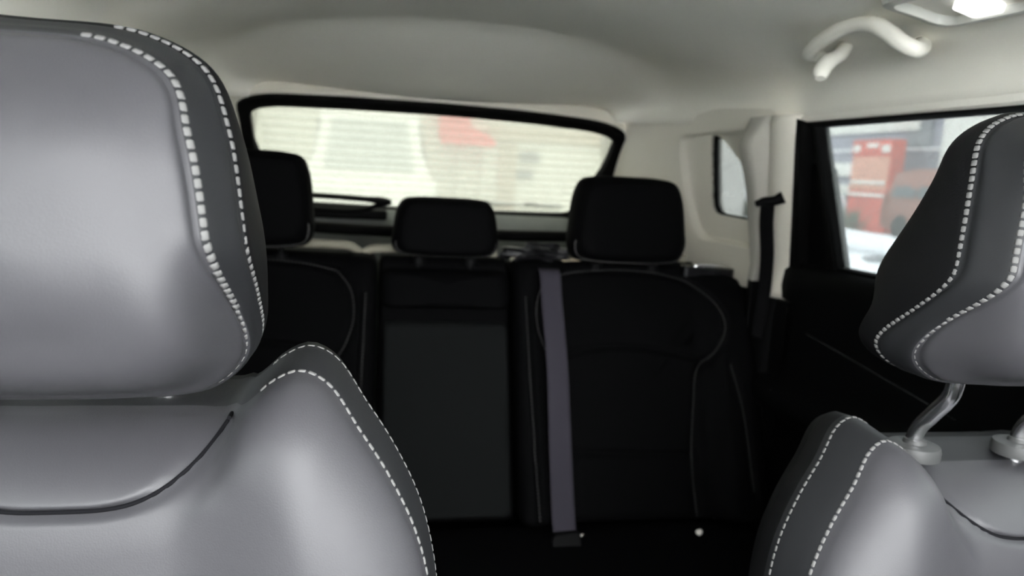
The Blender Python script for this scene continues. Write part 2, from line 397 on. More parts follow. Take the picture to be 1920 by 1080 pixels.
    b = MB(); b.grid(np.array(Bc)); obj('pillar_cover', b, 'pcloth', w)
    b = MB(); b.grid(np.array([[Q(p[0]+.018, p[1], z) for p in csec(.95)[1]] for z in np.linspace(.36, .985, 12)])); obj('lower_cover', b, 'black', w)
    # black sill trim below the strip
    b = MB(); b.grid(np.array([[Q(*p, z) for p in csec(max(z, .93))[0]] for z in np.linspace(.35, .953, 20)])); obj('lower_pillar_trim', b, 'black', t)
    # rear door
    dn = 'right' if s > 0 else 'left'
    d = empty('door_%d' % (1 if s > 0 else 2), (s*.7, 1.05, .35)); struct(d, 'black %s rear door with window frame and armrest' % dn, 'door')
    # door card: profile (x,z) swept over y
    pr = [(.745, 1.045), (.725, 1.052), (.70, 1.05), (.688, 1.035), (.69, 1.0), (.705, .94), (.705, .82), (.70, .79), (.66, .775), (.65, .75), (.665, .72), (.70, .70), (.705, .5), (.70, .35), (.75, .35), (.75, .9)]
    G = np.array([[Q(p[0], y, p[1]-.02*(y-.8)*(1 if p[1] > .9 else 0)) for p in pr] for y in np.linspace(.80, 1.53, 14)])
    b = MB(); b.grid(G, cv=True); b.f.append(tuple(range(len(pr)))); b.f.append(tuple(range(13*len(pr), 14*len(pr)))[::-1])
    obj('door_card', b, 'black', d, angle=60)
    yz = lambda y, z, o=0: Q(wx(z)+.02+o, y, z)
    # window frame bars
    def bar(pts, wd, th, nm, mt='rubber'):
        bb = MB(); L = []; pts = np.array(pts, float)
        tn = np.gradient(pts, axis=0); tn /= np.linalg.norm(tn, axis=1, keepdims=True)
        nn = np.stack([-tn[:, 1], tn[:, 0]], 1); W_ = np.broadcast_to(np.asarray(wd, float), (len(pts),))
        for p, q, w_ in zip(pts, nn, W_):
            L.append([Q(wx(p[1])+.02+o2*th, p[0]+q[0]*w_*k2, p[1]+q[1]*w_*k2) for k2, o2 in ((-.5, .5), (-.5, -.3), (-.3, -.5), (.3, -.5), (.5, -.3), (.5, .5))])
        L = np.array(L); bb.grid(L, cv=True); bb.f.append(tuple(range(6))); bb.f.append(tuple(range(6*(len(pts)-1), 6*len(pts)))[::-1])
        return obj(nm, bb, mt, d)
    bar([(y, 1.322-.0*y) for y in np.linspace(.76, 1.345, 8)], .022, .03, 'window_frame')
    bar([(1.345+.09*(1.32-z)/.3, z) for z in np.linspace(1.325, 1.02, 8)], .036, .05, 'door_edge_seal')
    bar([(1.312-.008*(1.32-z)/.28, z) for z in np.linspace(1.32, 1.03, 10)], np.linspace(.016, .03, 10), .03, 'divider_bar')
    # black sail panel between divider and door edge, leaving a narrow fixed pane above
    b = MB(); b.prism([(1.300, 1.235), (1.40, 1.255), (1.50, 1.03), (1.290, 1.03)], lambda y, z: yz(y, z, .0), lambda y, z: yz(y, z, .02)); obj('sail_panel', b, 'black', d, smooth=False, bevel=.003)
    b = MB(); b.prism([(1.308, 1.230), (1.40, 1.250), (1.40, 1.318), (1.308, 1.318)], lambda y, z: yz(y, z, .012), lambda y, z: yz(y, z, .015)); obj('fixed_pane', b, 'g_side', d, smooth=False)
    b = MB(); b.prism([(.76, 1.03), (1.305, 1.03), (1.312, 1.322), (.76, 1.322)], lambda y, z: yz(y, z, .005), lambda y, z: yz(y, z, .009)); obj('window_pane', b, 'g_door', d, smooth=False)
    bar([(y, 1.052-.02*(y-.8)) for y in np.linspace(.78, 1.30, 6)], .012, .024, 'sill_seal')
    fr = []
    P = np.array([Q(.6995-.012*0, y, .905-.10*(1.40-y)*(1 if y < 1.4 else 1)) for y in np.linspace(1.36, .95, 30)])
    join_stitches('stitching', frames_along(P, np.array([Q(-1, 0, 0)]*30), .006), d, .004, .0012, .0015, 'dthread')
    # front part of this side: B pillar, front door card, A pillar, front glass
    b = MB(); b.prism([(.60, .35), (.80, .35), (.78, 1.0), (.765, 1.335), (.69, 1.335), (.64, 1.0)], lambda y, z: Q(wx(z)-.012, y, z), lambda y, z: Q(wx(z)+.04, y, z)); f = obj('trim_%d' % (4 if s > 0 else 5), b, 'trim', bevel=.008, smooth=False); struct(f, 'light grey B pillar trim between the %s doors' % dn, 'pillar trim')
    fd = empty('door_%d' % (3 if s > 0 else 4), (s*.7, .1, .35)); struct(fd, 'black %s front door with side window' % dn, 'door')
    G = np.array([[Q(p[0], y, p[1]) for p in pr] for y in np.linspace(-.98, .62, 10)])
    b = MB(); b.grid(G, cv=True); b.f.append(tuple(range(len(pr)))); b.f.append(tuple(range(9*len(pr), 10*len(pr)))[::-1]); obj('door_card', b, 'black', fd, angle=60)
    b = MB(); b.prism([(-.92, 1.03), (.66, 1.03), (.70, 1.325), (-.10, 1.345)], lambda y, z: yz(y, z, .005), lambda y, z: yz(y, z, .009)); obj('window_pane', b, 'g_fdoor', fd, smooth=False)
    b = MB(); b.tube([Q(.60, -.08, 1.37), Q(.655, -.5, 1.20), Q(.71, -.98, 1.0)], [.035, .032, .04], 10); struct(obj('trim_%d' % (6 if s > 0 else 7), b, 'trim'), 'grey A pillar trim at the %s edge of the windscreen' % dn, 'pillar trim')
    # roof side beam closing the gap above doors
    G = np.array([[Q(rail(y)[0]+a, y, rail(y)[1]+c) for a, c in ((-.004, .006), (-.002, -.004), (.012, -.012), (.05, -.012), (.06, .05))] for y in np.linspace(-.15, 1.5, 40)])
    b = MB(); b.grid(G); struct(obj('trim_%d' % (8 if s > 0 else 9), b, 'liner'), 'grey cloth covered roof edge above the %s doors' % dn, 'roof trim')
wall_side(1, 'right', 1); wall_side(-1, 'left', 2)

# front of the cabin (behind the camera): dashboard bulk and windscreen
pr = [(-1.02, 1.0), (-.9, 1.01), (-.62, .99), (-.48, .95), (-.44, .88), (-.47, .75), (-.6, .6), (-.8, .35), (-1.02, .35)]
G = np.array([[(x, p[0], p[1]) for p in pr] for x in np.linspace(-.74, .74, 9)])
b = MB(); b.grid(G, cv=True); b.f.append(tuple(range(len(pr)))); b.f.append(tuple(range(8*len(pr), 9*len(pr)))[::-1])
struct(obj('wall_front', b, 'black', angle=60), 'black dashboard below the windscreen', 'dashboard')
b = MB(); b.prism([(-.72, 0), (.72, 0), (.58, 1), (-.58, 1)], lambda x, t: (x, -1.0+.88*t, 1.0+.43*t), lambda x, t: (x, -1.004+.88*t, 1.004+.43*t))
struct(obj('window_4', b, 'g_front', smooth=False), 'clear windscreen at the front of the car', 'windscreen')

# ------------------------------------------------------------------ front seats
def front_seat(xc, yb, dz, hz, hy, gs, hx, label, hlabel=None):
    root = empty('front_seat', (xc, yb, .35)); tag(root, label, 'seat', 'front seats')
    lean = lambda z: .20*(z-.88)
    # backrest
    half = [(0, .968), (.06, .968), (.10, .970), (.117, .985), (.133, 1.000), (.152, 1.008), (.172, 1.0), (.196, .968), (.218, .935), (.238, .895), (.250, .85), (.255, .80), (.256, .72), (.254, .62), (.245, .54), (.2, .50), (0, .495)]
    N = 240; ol = spline(mirror_half(half), N, True); cen = (0, .70)
    V = ol-np.array(cen); L = np.hypot(V[:, 0], V[:, 1])
    S = np.r_[.02, np.linspace(.06, .66, 30), np.linspace(.67, 1, 110)]
    rows = []
    ins = spline([(0, .921), (.030, .922), (.052, .927), (.072, .938), (.089, .953), (.101, .970), (.108, .99)], 40)
    ins = np.vstack([ins[::-1], ins[1:]*np.array([-1, 1])])
    for s in S:
        X = V[:, 0]*s; Z = cen[1]+V[:, 1]*s; d = (1-s)*L*.93
        ax = np.abs(X)
        y = lean(Z)-.030*sm((ax-.07)/.10)*sm((1.06-Z)/.12+.2)
        r = .070; q = np.clip(1-d/r, 0, 1); y = y+.046*(1-np.sqrt(np.maximum(1-q*q, 0)))-.010
        top = np.clip(1-(.972-Z)/.05, 0, 1)*sm((.125-ax)/.03); y = y+.035*top**2
        dd = segdist(X, Z, [tuple(p) for p in ins]); y = y+.007*np.exp(-(dd/.0032)**2)
        rows.append(np.stack([X, y, Z], 1))
    front = rows[-1]
    kf = len(rows)-1; yl = front[:, 1]
    for sc_, dy in ((1.004, .004), (1.012, .014), (1.018, .030), (1.024, .042), (1.026, .05), (1.022, .062), (1.01, .085), (.97, .11), (.9, .122), (.7, .125), (.3, .125), (.02, .125)):
        y = yl+dy
        rows.append(np.stack([V[:, 0]*sc_, y, cen[1]+V[:, 1]*sc_], 1))
    G = np.array(rows); G = G+np.array((xc, yb, dz))
    back = obj('backrest', grid_mesh(G), 'leather', root, angle=70); shade_rows(back, G, [(kf+1, 'gusset'), (kf+6, 'shell')])
    FR = G[:kf-2].reshape(-1, 3); yk = []
    for x, z in resample(ins, 90)[6:-6]:
        k_ = np.argmin((FR[:, 0]-xc-x)**2+(FR[:, 2]-dz-z)**2); yk.append((x+xc, FR[k_, 1]-.0006, z+dz))
    yk = np.array(yk); yk[2:-2, 1] = (yk[:-4, 1]+yk[1:-3, 1]+yk[2:-2, 1]+yk[3:-1, 1]+yk[4:, 1])/5
    m = MB(); m.tube([tuple(p) for p in yk], .0016, 8); obj('yoke_seam', m, 'groove', back)
    # dark line in the yoke seam
    # seams: front edge and second seam on the gusset
    fr = []
    zloc = ol[:, 1]; xl = ol[:, 0]
    for sgn in (1, -1):
        col = np.where((xl*sgn > .118) & (zloc > .58))[0]
        col = col[np.argsort(-zloc[col])] if False else col
        # order along the outline
        if len(col) and np.any(np.diff(col) > 1): k = np.where(np.diff(col) > 1)[0][0]; col = np.r_[col[k+1:], col[:k+1]]
        for row in (kf, kf+5):
            P, Nn = seam_path(G, row, .0035 if row == kf else .002, col); fr.append((P, Nn))
    n = 0
    for k_, (P, Nn) in enumerate(fr):
        near = (k_ < 2) == (xc < 0)
        F_ = frames_along(P, Nn, .0078)
        if P[0][2] < P[-1][2]: F_ = F_[::-1]
        if near: n += put_stitches(F_, back, .0058, .0044, .0026, 'thread', 74); F_ = F_[74:]
        if F_: join_stitches('stitching', F_, back, .0058, .0044, .0026, 'thread')
    for row in (kf, kf+5):
        pass
    # headrest
    hh = [(0, .122), (.06, .119), (.098, .098), (.114, .06), (.124, .0), (.129, -.05), (.124, -.095), (.10, -.118), (.05, -.124), (0, -.125)]
    N2 = 160; ho = spline(mirror_half(hh), N2, True); ho[:, 1] *= .92; ho[:, 1] *= np.where(ho[:, 1] > 0, 1+(1.160-hz)*9.2, 1+(1.160-hz)*6.5+(.13 if hz >= 1.16 else .03))
    B = sm((-ho[:, 1]-.005)/.105)
    T = sm((ho[:, 1]-.05)/.045)
    bk = .060*sm((.085-ho[:, 1])/.15)-.01
    ctrl = [(0.0, 0.0), (.45, .004), (.72+.06*B, .012+.004*B), (.86+.10*B+.03*T, .020+.095*B), (.945+.035*B, .040+.105*B), (1.0-.02*B, .062+.105*B), (1.02-.07*B, .095+.08*B+bk*.5), (.96-.1*B, .128+bk), (.75-.1*B, .142+bk), (0.0, .145+.02)]
    H, ix = pillow(ho, (0, 0), ctrl, [16, 14, 14, 8, 8, 10, 10, 10, 10], seams=(3, 5), gd=.0028, gw=.0035)
    tilt = .10; wf = 1-sm((H[..., 1]-.03)/.09); H[..., 1] += tilt*H[..., 2]+wf*(np.where(H[..., 2] < -.01, 4.2*(H[..., 2]+.01)**2, 0)+np.where(H[..., 2] > .03, 4.0*(H[..., 2]-.03)**2, 0)); H = H+np.array((xc+hx, hy, hz))
    hr = obj('headrest', grid_mesh(H), 'leather', root, angle=70); shade_rows(hr, H, [(ix[3]+1, 'gusset'), (ix[5]+1, 'shell')])
    if hlabel: hr['label'] = hlabel
    n2 = 0
    for sgn in (1, -1):
        col = np.where((ho[:, 0]*sgn > .040))[0]
        if np.any(np.diff(col) > 1): k = np.where(np.diff(col) > 1)[0][0]; col = np.r_[col[k+1:], col[:k+1]]
        for r_ in (3, 5):
            P, Nn = seam_path(H, ix[r_], .0055, col); F_ = frames_along(P, Nn, .0072)
            if P[0][2] < P[-1][2]: F_ = F_[::-1]
            if (sgn > 0) == (xc < 0): n2 += put_stitches(F_, hr, .0054, .0056, .0028, 'thread', 60)
            else: join_stitches('stitching', F_, hr, .0054, .0056, .0028, 'thread')
    # posts, guides, tabs
    zb = hz-.104; zt = .965+dz
    for sgn in (1, -1):
        px = xc-.020+sgn*.064; y0 = yb+lean(zt)+(.080 if gs else .085); gz = zt+.015 if gs else zt-.035; yh = max(hy+.085, y0-.04)
        m = MB(); m.tube(spline([(px, yh, zb+.04), (px, yh, zb+.012), (px, yh, zb*.72+zt*.28), (px, yh*.5+y0*.5, zb*.5+zt*.5), (px, y0, zb*.28+zt*.72), (px, y0, zt-.03)], 26), .0082, 16); obj('headrest_post', m, 'chrome', root)
        m = MB(); m.tube([(px, y0, gz-.004), (px, y0, gz+.004), (px, y0, gz+.0085), (px, y0, gz+.010)], [.026, .026, .0245, .020], 28); m.tube([(px, y0, gz+.009), (px, y0, gz+.014)], [.012, .0105], 16)
        obj('post_guide', m, 'guide', root)
    tx = xc+hx+(-.075 if xc > 0 else .045)
    m = MB(); m.tube(spline([(tx-.004, hy+.075, zb+.022), (tx+.004, hy+.070, zb+.004), (tx+.022, hy+.068, zb-.001), (tx+.038, hy+.070, zb+.006), (tx+.043, hy+.075, zb+.024)], 24), .0022, 8, flat=2.6); obj('cover_tab', m, 'gusset', root)
    # base cushion and plinth
    ol2 = roundpoly([(-.25, -.34), (.25, -.34), (.26, .10), (-.26, .10)], .06, 80)
    rw = [np.stack([ol2[:, 0]*k+xc, ol2[:, 1]*k+yb-.02*0, np.full(80, z)], 1) for k, z in ((.02, .53), (.6, .525), (.85, .53), (.96, .535), (1, .515), (1, .45), (.95, .43), (.02, .43))]
    obj('seat_cushion', grid_mesh(np.array(rw)+np.array((0, 0, dz))), 'leather', root)
    m = MB(); m.box((xc, yb-.12, .40), (.42, .40, .10)); obj('seat_base', m, 'black', root, bevel=.01, smooth=False)
    return root
front_seat(-.385, .505, .037, 1.160, .413, .0, 0, 'black leather front seat nearest the camera, headrest pushed right down, filling the left side')
front_seat(.463, .566, -.048, 1.148, .475, .052, -.041, 'black leather front seat at the right edge, headrest raised on a bright steel post')

# ------------------------------------------------------------------ rear bench
X0 = -.02
yB = lambda z: 1.372+.47*(z-.49)
bench = empty('rear_bench_seat', (X0, 1.45, .35)); tag(bench, 'black three-place rear bench seat below the rear window', 'bench seat')
def cushion_panel(name, outl, grooves, parent, m, depth=.13, edge=.03, yoff=0, gd=.008, gw=.006, N=200, bulge=None):
    ol = np.array(outl); c = ol.mean(0); V = ol-c; L = np.hypot(*V.T); rows = []
    for s in np.r_[.02, np.linspace(.06, .80, 50), np.linspace(.82, 1, 26)]:
        X = c[0]+V[:, 0]*s; Z = c[1]+V[:, 1]*s; d = (1-s)*L*.9
        q = np.clip(1-d/edge, 0, 1); y = yB(Z)+yoff+edge*.9*(1-np.sqrt(np.maximum(1-q*q, 0)))
        if bulge: y = y+bulge(X, Z)
        for g in grooves:
            dd = segdist(X, Z, g); y = y+gd*np.exp(-(dd/gw)**2)
        rows.append(np.stack([X, y, Z], 1))
    for sc_, dy in ((1.003, .01), (1.003, depth*.6), (.98, depth*.9), (.9, depth), (.02, depth)):
        X = c[0]+V[:, 0]*sc_; Z = c[1]+V[:, 1]*sc_
        rows.append(np.stack([X, yB(Z)+yoff+edge*.9+dy, Z], 1))
    return obj(name, grid_mesh(np.array(rows)), m, parent, angle=70), np.array(rows)
def mir(P, s): return [(X0+s*x, z) for x, z in P]
for s in (1, -1):
    ol = roundpoly(mir([(.148, .487), (.69, .487), (.70, .80), (.703, .93), (.685, .985), (.60, 1.003), (.48, 1.003), (.148, 1.001)] if s > 0 else [(.148, .487), (.66, .487), (.664, .80), (.664, .91), (.65, .97), (.58, 1.0), (.48, 1.003), (.148, 1.001)], s), [.02, .03, .06, .05, .05, .05, .04, .03], 200)
    arc = spline(mir([(.235, .970), (.30, .982), (.413, .988), (.50, .981), (.565, .962), (.612, .925), (.630, .88), (.600, .822), (.562, .785), (.545, .71), (.53, .612), (.53, .5)], s), 80)
    inner = spline(mir([(.235, .970), (.206, .935), (.198, .88), (.214, .826), (.235, .79), (.25, .70), (.262, .6), (.262, .5)], s), 60)
    g1 = spline(mir([(.228, .800), (.30, .822), (.396, .828), (.50, .817), (.585, .797)], s), 40)
    g2 = spline(mir([(.262, .622), (.40, .618), (.535, .614)], s), 20)
    g3 = spline(mir([(.175, .93), (.178, .8), (.185, .6), (.19, .5)], s), 20)
    g4 = spline(mir([(.632, .80), (.645, .74), (.652, .68), (.655, .55)], s), 20)
    bl = lambda X, Z, s=s: -.025*sm((np.abs((X-X0)*s)-.56)/.06)*sm((1.0-Z)/.08)-.010*sm((.23-np.abs((X-X0)*s))/.05)
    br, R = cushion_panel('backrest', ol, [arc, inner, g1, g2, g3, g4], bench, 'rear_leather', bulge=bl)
    for nm, path, off in (('arc', arc, 0), ('inner', inner, 0), ('bolster', g3, 0), ('outer', g4, 0)):
        P = np.array([(x, yB(z)+bl(np.array(x), np.array(z))-.0005, z) for x, z in path+np.array((-.004*s, 0))])
        join_stitches('stitching', frames_along(P, np.array([(0, -.9, .43)]*len(P)), .0075), br, .0045, .002, .0018, 'dthread')
    # insert cloth follows the same face: nothing more needed
# centre: pad roll and fold-down armrest
ol = roundpoly([(X0-.142, .487), (X0+.142, .487), (X0+.142, .998), (X0-.142, .998)], .012, 120)
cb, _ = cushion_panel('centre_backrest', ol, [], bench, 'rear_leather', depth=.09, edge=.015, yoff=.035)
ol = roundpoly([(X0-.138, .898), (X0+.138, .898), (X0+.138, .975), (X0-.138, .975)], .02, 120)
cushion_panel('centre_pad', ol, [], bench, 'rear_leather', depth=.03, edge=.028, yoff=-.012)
ol = roundpoly([(X0-.130, .505), (X0+.130, .505), (X0+.132, .868), (X0-.132, .868)], .014, 120)
am, _ = cushion_panel('folding_armrest', ol, [], bench, 'mesh', depth=.05, edge=.012, yoff=.006)
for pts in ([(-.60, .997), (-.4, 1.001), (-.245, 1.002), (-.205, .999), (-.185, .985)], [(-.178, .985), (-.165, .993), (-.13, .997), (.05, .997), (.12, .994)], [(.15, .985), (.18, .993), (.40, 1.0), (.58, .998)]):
    m = MB(); m.tube(spline([(X0+x, 1.672, z+.015) for x, z in pts], 40), .0095, 12); e_ = obj('back_edge_highlight', m, 'roll', bench); e_['label'] = 'window highlight modelled as a beige tube along the top of the seat back'  # added tubes stand in for window light glancing off the seat top
# bench cushion
ol2 = roundpoly([(X0-.69, .90), (X0+.69, .90), (X0+.69, 1.44), (X0-.69, 1.44)], [.08, .08, .02, .02], 140)
c2 = ol2.mean(0); rw = [np.stack([c2[0]+(ol2[:, 0]-c2[0])*k, c2[1]+(ol2[:, 1]-c2[1])*k, np.full(140, z)+.03*(1.3-(c2[1]+(ol2[:, 1]-c2[1])*k))], 1) for k, z in ((.02, .475), (.5, .475), (.85, .475), (.95, .47), (1, .44), (1, .36), (.98, .35), (.02, .35))]
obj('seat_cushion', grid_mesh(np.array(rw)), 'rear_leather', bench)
# headrests
def rear_headrest(xc, zb, hw, hh, y0, lab=None):
    half = [(0, hh), (hw*.55, hh*.98), (hw*.80, hh*.90), (hw*.92, hh*.6), (hw*1.0, -hh*.2), (hw*1.02, -hh*.6), (hw*.92, -hh*.88), (hw*.6, -hh*.98), (0, -hh)]
    o2 = spline(mirror_half(half), 120, True)
    B = sm((-o2[:, 1]/hh-.3)/.5)
    ctrl = [(0, 0), (.5, .001), (.8, .005+.0*B), (.92+.03*B, .016+.012*B), (1.0, .04+.01*B), (1.0, .075), (.9, .10), (.5, .108), (0, .11)]
    H, ix = pillow(o2, (0, 0), ctrl, [10, 10, 8, 8, 8, 8, 8, 6], seams=(3,), gd=.002, gw=.003)
    H[..., 1] += .12*H[..., 2]; H = H+np.array((xc, y0, zb))
    h = obj('headrest', grid_mesh(H), 'rear_leather', bench, angle=70)
    col = np.where(o2[:, 1] < -hh*.45)[0]
    if np.any(np.diff(col) > 1): k = np.where(np.diff(col) > 1)[0][0]; col = np.r_[col[k+1:], col[:k+1]]
    P, Nn = seam_path(H, ix[3], .002, col)
    m = MB(); m.tube([tuple(p) for p in P], .0009, 6); obj('piping', m, 'thread', h)
    for s in (1, -1):
        m = MB(); m.tube([(xc+s*hw*.5, y0+.05, zb-hh*.7), (xc+s*hw*.5, y0+.05, .95)], .006, 10); obj('headrest_post', m, 'black', bench)
        m = MB(); m.tube([(xc+s*hw*.5, y0+.05, .985), (xc+s*hw*.5, y0+.05, 1.0)], [.018, .014], 14); obj('post_guide', m, 'black', bench)
rear_headrest(X0+.410, 1.099, .134, .098, 1.575)
rear_headrest(X0-.412, 1.111, .128, .100, 1.575)
rear_headrest(X0-.002, 1.067, .114, .064, 1.585)
# release lever on the outboard shoulder
m = MB(); m.prism(roundpoly([(.525, 1.60), (.66, 1.61), (.665, 1.655), (.53, 1.655)], .012, 40).tolist(), lambda x, y: (x, y, .975), lambda x, y: (x, y, 1.003-.06*(x-.53)*.6)); lv = obj('release_lever', m, 'gloss', bench, bevel=.004, smooth=False); lv['label'] = 'glossy black release lever recessed in the seat shoulder'
m = MB(); m.prism(roundpoly([(.555, 1.612), (.64, 1.618), (.645, 1.64), (.56, 1.64)], .008, 40).tolist(), lambda x, y: (x, y, .99), lambda x, y: (x, y, 1.008-.06*(x-.53)*.6)); obj('lever_flap', m, 'chrome', lv, bevel=.002, smooth=False)

# ------------------------------------------------------------------ luggage cover, wiper housing
def sweep_x(name, prof, xs, m, parent=None, dy=lambda x: 0, dz=lambda x: 0, loc=None):
    G = np.array([[(x, p[0]+dy(x), p[1]+dz(x)) for p in prof] for x in xs]); b = MB(); b.grid(G, cv=True)
    k = len(prof); b.f.append(tuple(range(k))); b.f.append(tuple(range((len(xs)-1)*k, len(xs)*k))[::-1])
    return obj(name, b, m, parent, loc=loc)
lc = empty('luggage_cover', (0, 1.95, 1.0)); tag(lc, 'black luggage cover bar across the boot behind the rear headrests', 'luggage cover')
sweep_x('cover_bar', [(1.94+.022*math.cos(a)*1.2, 1.026+.0145*math.sin(a)) for a in np.linspace(0, 2*math.pi, 20, endpoint=False)], np.linspace(-.60, .60, 25), 'rubber', lc, dz=lambda x: .010*(x/.5)**2)
sweep_x('cover_sheet', [(1.95, 1.022), (1.95, 1.018), (2.26, .985), (2.26, .99)], np.linspace(-.58, .58, 9), 'dtrim', lc)

wh = empty('wiper_motor_housing', (-.23, 2.3, 1.05)); tag(wh, 'black wiper motor housing with an open slot on the rear window sill', 'housing')
def hous(pts, r, flat): m = MB(); m.tube(pts, r, 14, flat=flat); return m
yh = 2.235
top = spline([(-.50, yh, 1.094), (-.36, yh, 1.0955), (-.26, yh, 1.0935), (-.175, yh, 1.090), (-.126, yh, 1.087)], 30)
bot = spline([(-.50, yh, 1.059), (-.36, yh, 1.059), (-.27, yh, 1.056), (-.21, yh, 1.060), (-.165, yh, 1.074), (-.126, yh, 1.086)], 30)
obj('upper_arm', hous([tuple(p) for p in top], list(np.linspace(.0078, .0085, 24))+[.009, .010, .011, .011, .009, .006], 2.4), 'black', wh)
obj('lower_arm', hous([tuple(p) for p in bot], [.0075]*30, 2.4), 'black', wh)
m = MB(); m.box((-.335, yh+.075, 1.043), (.40, .06, .03)); obj('housing_base', m, 'black', wh, bevel=.008, smooth=False)

# ------------------------------------------------------------------ seat belts
bt = empty('seat_belt', (X0+.235, 1.36, .49)); tag(bt, 'grey seat belt webbing hanging down the rear seat beside the middle armrest', 'seat belt')
pts = [(.205, 1.598, .988), (.205, 1.575, .975), (.206, 1.553, .93), (.209, yB(.80)-.036, .80), (.209, yB(.65)-.032, .65), (.21, yB(.51)-.028, .51), (.212, yB(.49)-.026, .487)]
P = spline(pts, 50); G = []
for i, p in enumerate(P):
    t = i/49; tw = .012*math.sin(t*5)
    G.append([(p[0]+u*.0235, p[1]-.0*abs(u)+tw*u*.2, p[2]) for u in np.linspace(-1, 1, 7)])
b = MB(); b.grid(np.array(G)); obj('webbing', b, 'web', bt, solid=.0014)
m = MB(); m.prism(roundpoly([(.182, .465), (.242, .465), (.240, .497), (.184, .492)], .008, 40).tolist(), lambda x, z: (x, yB(z)-.042, z), lambda x, z: (x, yB(z)-.022, z)); bk = obj('buckle', m, 'black', bt, bevel=.003, smooth=False)

bt = empty('seat_belt', (.60, 1.44, .95)); tag(bt, 'black seat belt hanging from its guide on the right rear pillar', 'seat belt')
gx = lambda z: wx(z)-.042
P = spline([(gx(1.16)-.004, 1.425, 1.165), (gx(1.12)-.004, 1.44, 1.12), (gx(1.05), 1.462, 1.05), (gx(.98)+.004, 1.478, .98), (gx(.9)+.006, 1.49, .86)], 40)
d_ = Vector((.80, -.60, 0)); G = [[(p[0]+d_.x*u*.014, p[1]+d_.y*u*.014, p[2]) for u in np.linspace(-1, 1, 5)] for p in P]
b = MB(); b.grid(np.array(G)); obj('webbing', b, 'bweb', bt, solid=.002)
c = Vector((gx(1.16)-.002, 1.423, 1.163)); m = MB()
m.tube([c-d_*.026+Vector((0, 0, -.006)), c-d_*.012, c+d_*.012+Vector((0, 0, .004)), c+d_*.027+Vector((0, 0, .012))], [.006, .009, .010, .013], 12); obj('belt_guide', m, 'black', bt)

# ------------------------------------------------------------------ grab handle and lamp on the roof edge
gh = empty('grab_handle', (.55, 1.02, 1.42)); tag(gh, 'pale grey folding grab handle on the roof edge above the right rear door', 'grab handle')
pp = spline([(.575, .975, 1.404), (.540, .930, 1.392), (.512, .908, 1.386), (.501, .917, 1.393), (.494, .940, 1.410), (.490, .965, 1.424), (.488, .995, 1.431), (.488, 1.03, 1.431), (.489, 1.075, 1.425), (.494, 1.115, 1.417), (.503, 1.145, 1.411), (.525, 1.172, 1.414), (.560, 1.20, 1.42)], 70)
m = MB(); m.tube([tuple(p) for p in pp], [.0075+.0045*math.sin(math.pi*i/69)**.6 for i in range(70)], 16, flat=.92); obj('grip', m, 'handle', gh)
for a, c in (((.540, .931, 1.393), (.580, .985, 1.405)), ((.530, 1.176, 1.415), (.57, 1.208, 1.423))):
    m = MB(); m.tube([Vector(a).lerp(Vector(c), t) for t in (0, .15, .6, 1)], [.0095, .012, .0135, .015], 14); obj('mount', m, 'handle', gh)
m = MB(); m.tube(spline([(.55, 1.115, 1.425), (.53, 1.10, 1.405), (.508, 1.095, 1.392), (.496, 1.09, 1.378), (.492, 1.085, 1.365)], 16), [.011]*9+[.013]*5+[.0115, .008], 14); obj('coat_hook', m, 'handle', gh)

lp = empty('reading_lamp', (.49, .78, 1.42)); tag(lp, 'lit white reading lamp in a grey bezel on the roof at top right', 'lamp')
def roofp(x, y, d=0):
    e = .004; z = float(liner_z(x, y)); nx = -(float(liner_z(x+e, y))-z)/e; ny = -(float(liner_z(x, y+e))-z)/e
    n = Vector((nx, ny, 1)).normalized(); return tuple(Vector((x, y, z))-n*d)
ob = roundpoly([(.44, .72), (.546, .72), (.546, .905), (.44, .905)], .03, 60); c = ob.mean(0)
rg = []
for k, d in ((1.0, -.004), (1.0, .003), (.96, .009), (.85, .011), (.80, .011), (.78, .006), (.76, -.004)): rg.append([roofp(c[0]+(x-c[0])*k, c[1]+(y-c[1])*k, d) for x, y in ob])
b = MB(); b.grid(np.array(rg), cv=True); obj('bezel', b, 'bezel', lp)
b = MB(); ln = roundpoly([(.485, .778), (.535, .788), (.535, .836), (.500, .836)], .008, 40); b.prism(ln.tolist(), lambda x, y: roofp(x, y, .008), lambda x, y: roofp(x, y, .0)); obj('lens', b, 'lamp', lp, smooth=False)

# ------------------------------------------------------------------ small loose things
def lump(name, c, r, m, label, cat, seed=1, amp=.35, n=3, freq=3.0):
    bm = bmesh.new(); bmesh.ops.create_icosphere(bm, subdivisions=n, radius=1); rs = np.random.RandomState(seed)
    K = rs.normal(size=(8, 3))*freq; ph = rs.rand(8)*6.28
    me_v = []
    for v in bm.verts:
        p = np.array(v.co); a = np.sum(np.sin(K @ p+ph))/8; p = p*(1+amp*a*1.8); me_v.append((c[0]+p[0]*r[0], c[1]+p[1]*r[1], c[2]+p[2]*r[2]))
    bm.verts.ensure_lookup_table(); f = [tuple(v.index for v in q.verts) for q in bm.faces]; bm.free()
    b = MB(); b.add(me_v, f); o = obj(name, b, m, loc=(c[0], c[1], c[2]-r[2])); return tag(o, label, cat)
lump('crumpled_bag', (.195, 1.66, 1.012), (.06, .03, .018), 'crumpled', 'crumpled dark plastic bag on the rear seat top between middle and right headrests', 'bag', 3, .75, 4, 4.5)
b = MB(); P = spline([(.235, 1.64, .998), (.26, 1.648, 1.001), (.285, 1.652, 1.003), (.31, 1.66, 1.008)], 16)
b.grid(np.array([[(p[0], p[1]+u*.012, p[2]+.002*u) for u in (-1, -.3, .3, 1)] for p in P])); tag(obj('fabric_strap', b, 'cbeige', loc=(.27, 1.65, .997), solid=.003), 'short beige strap end on the seat top beside the crumpled bag', 'strap')
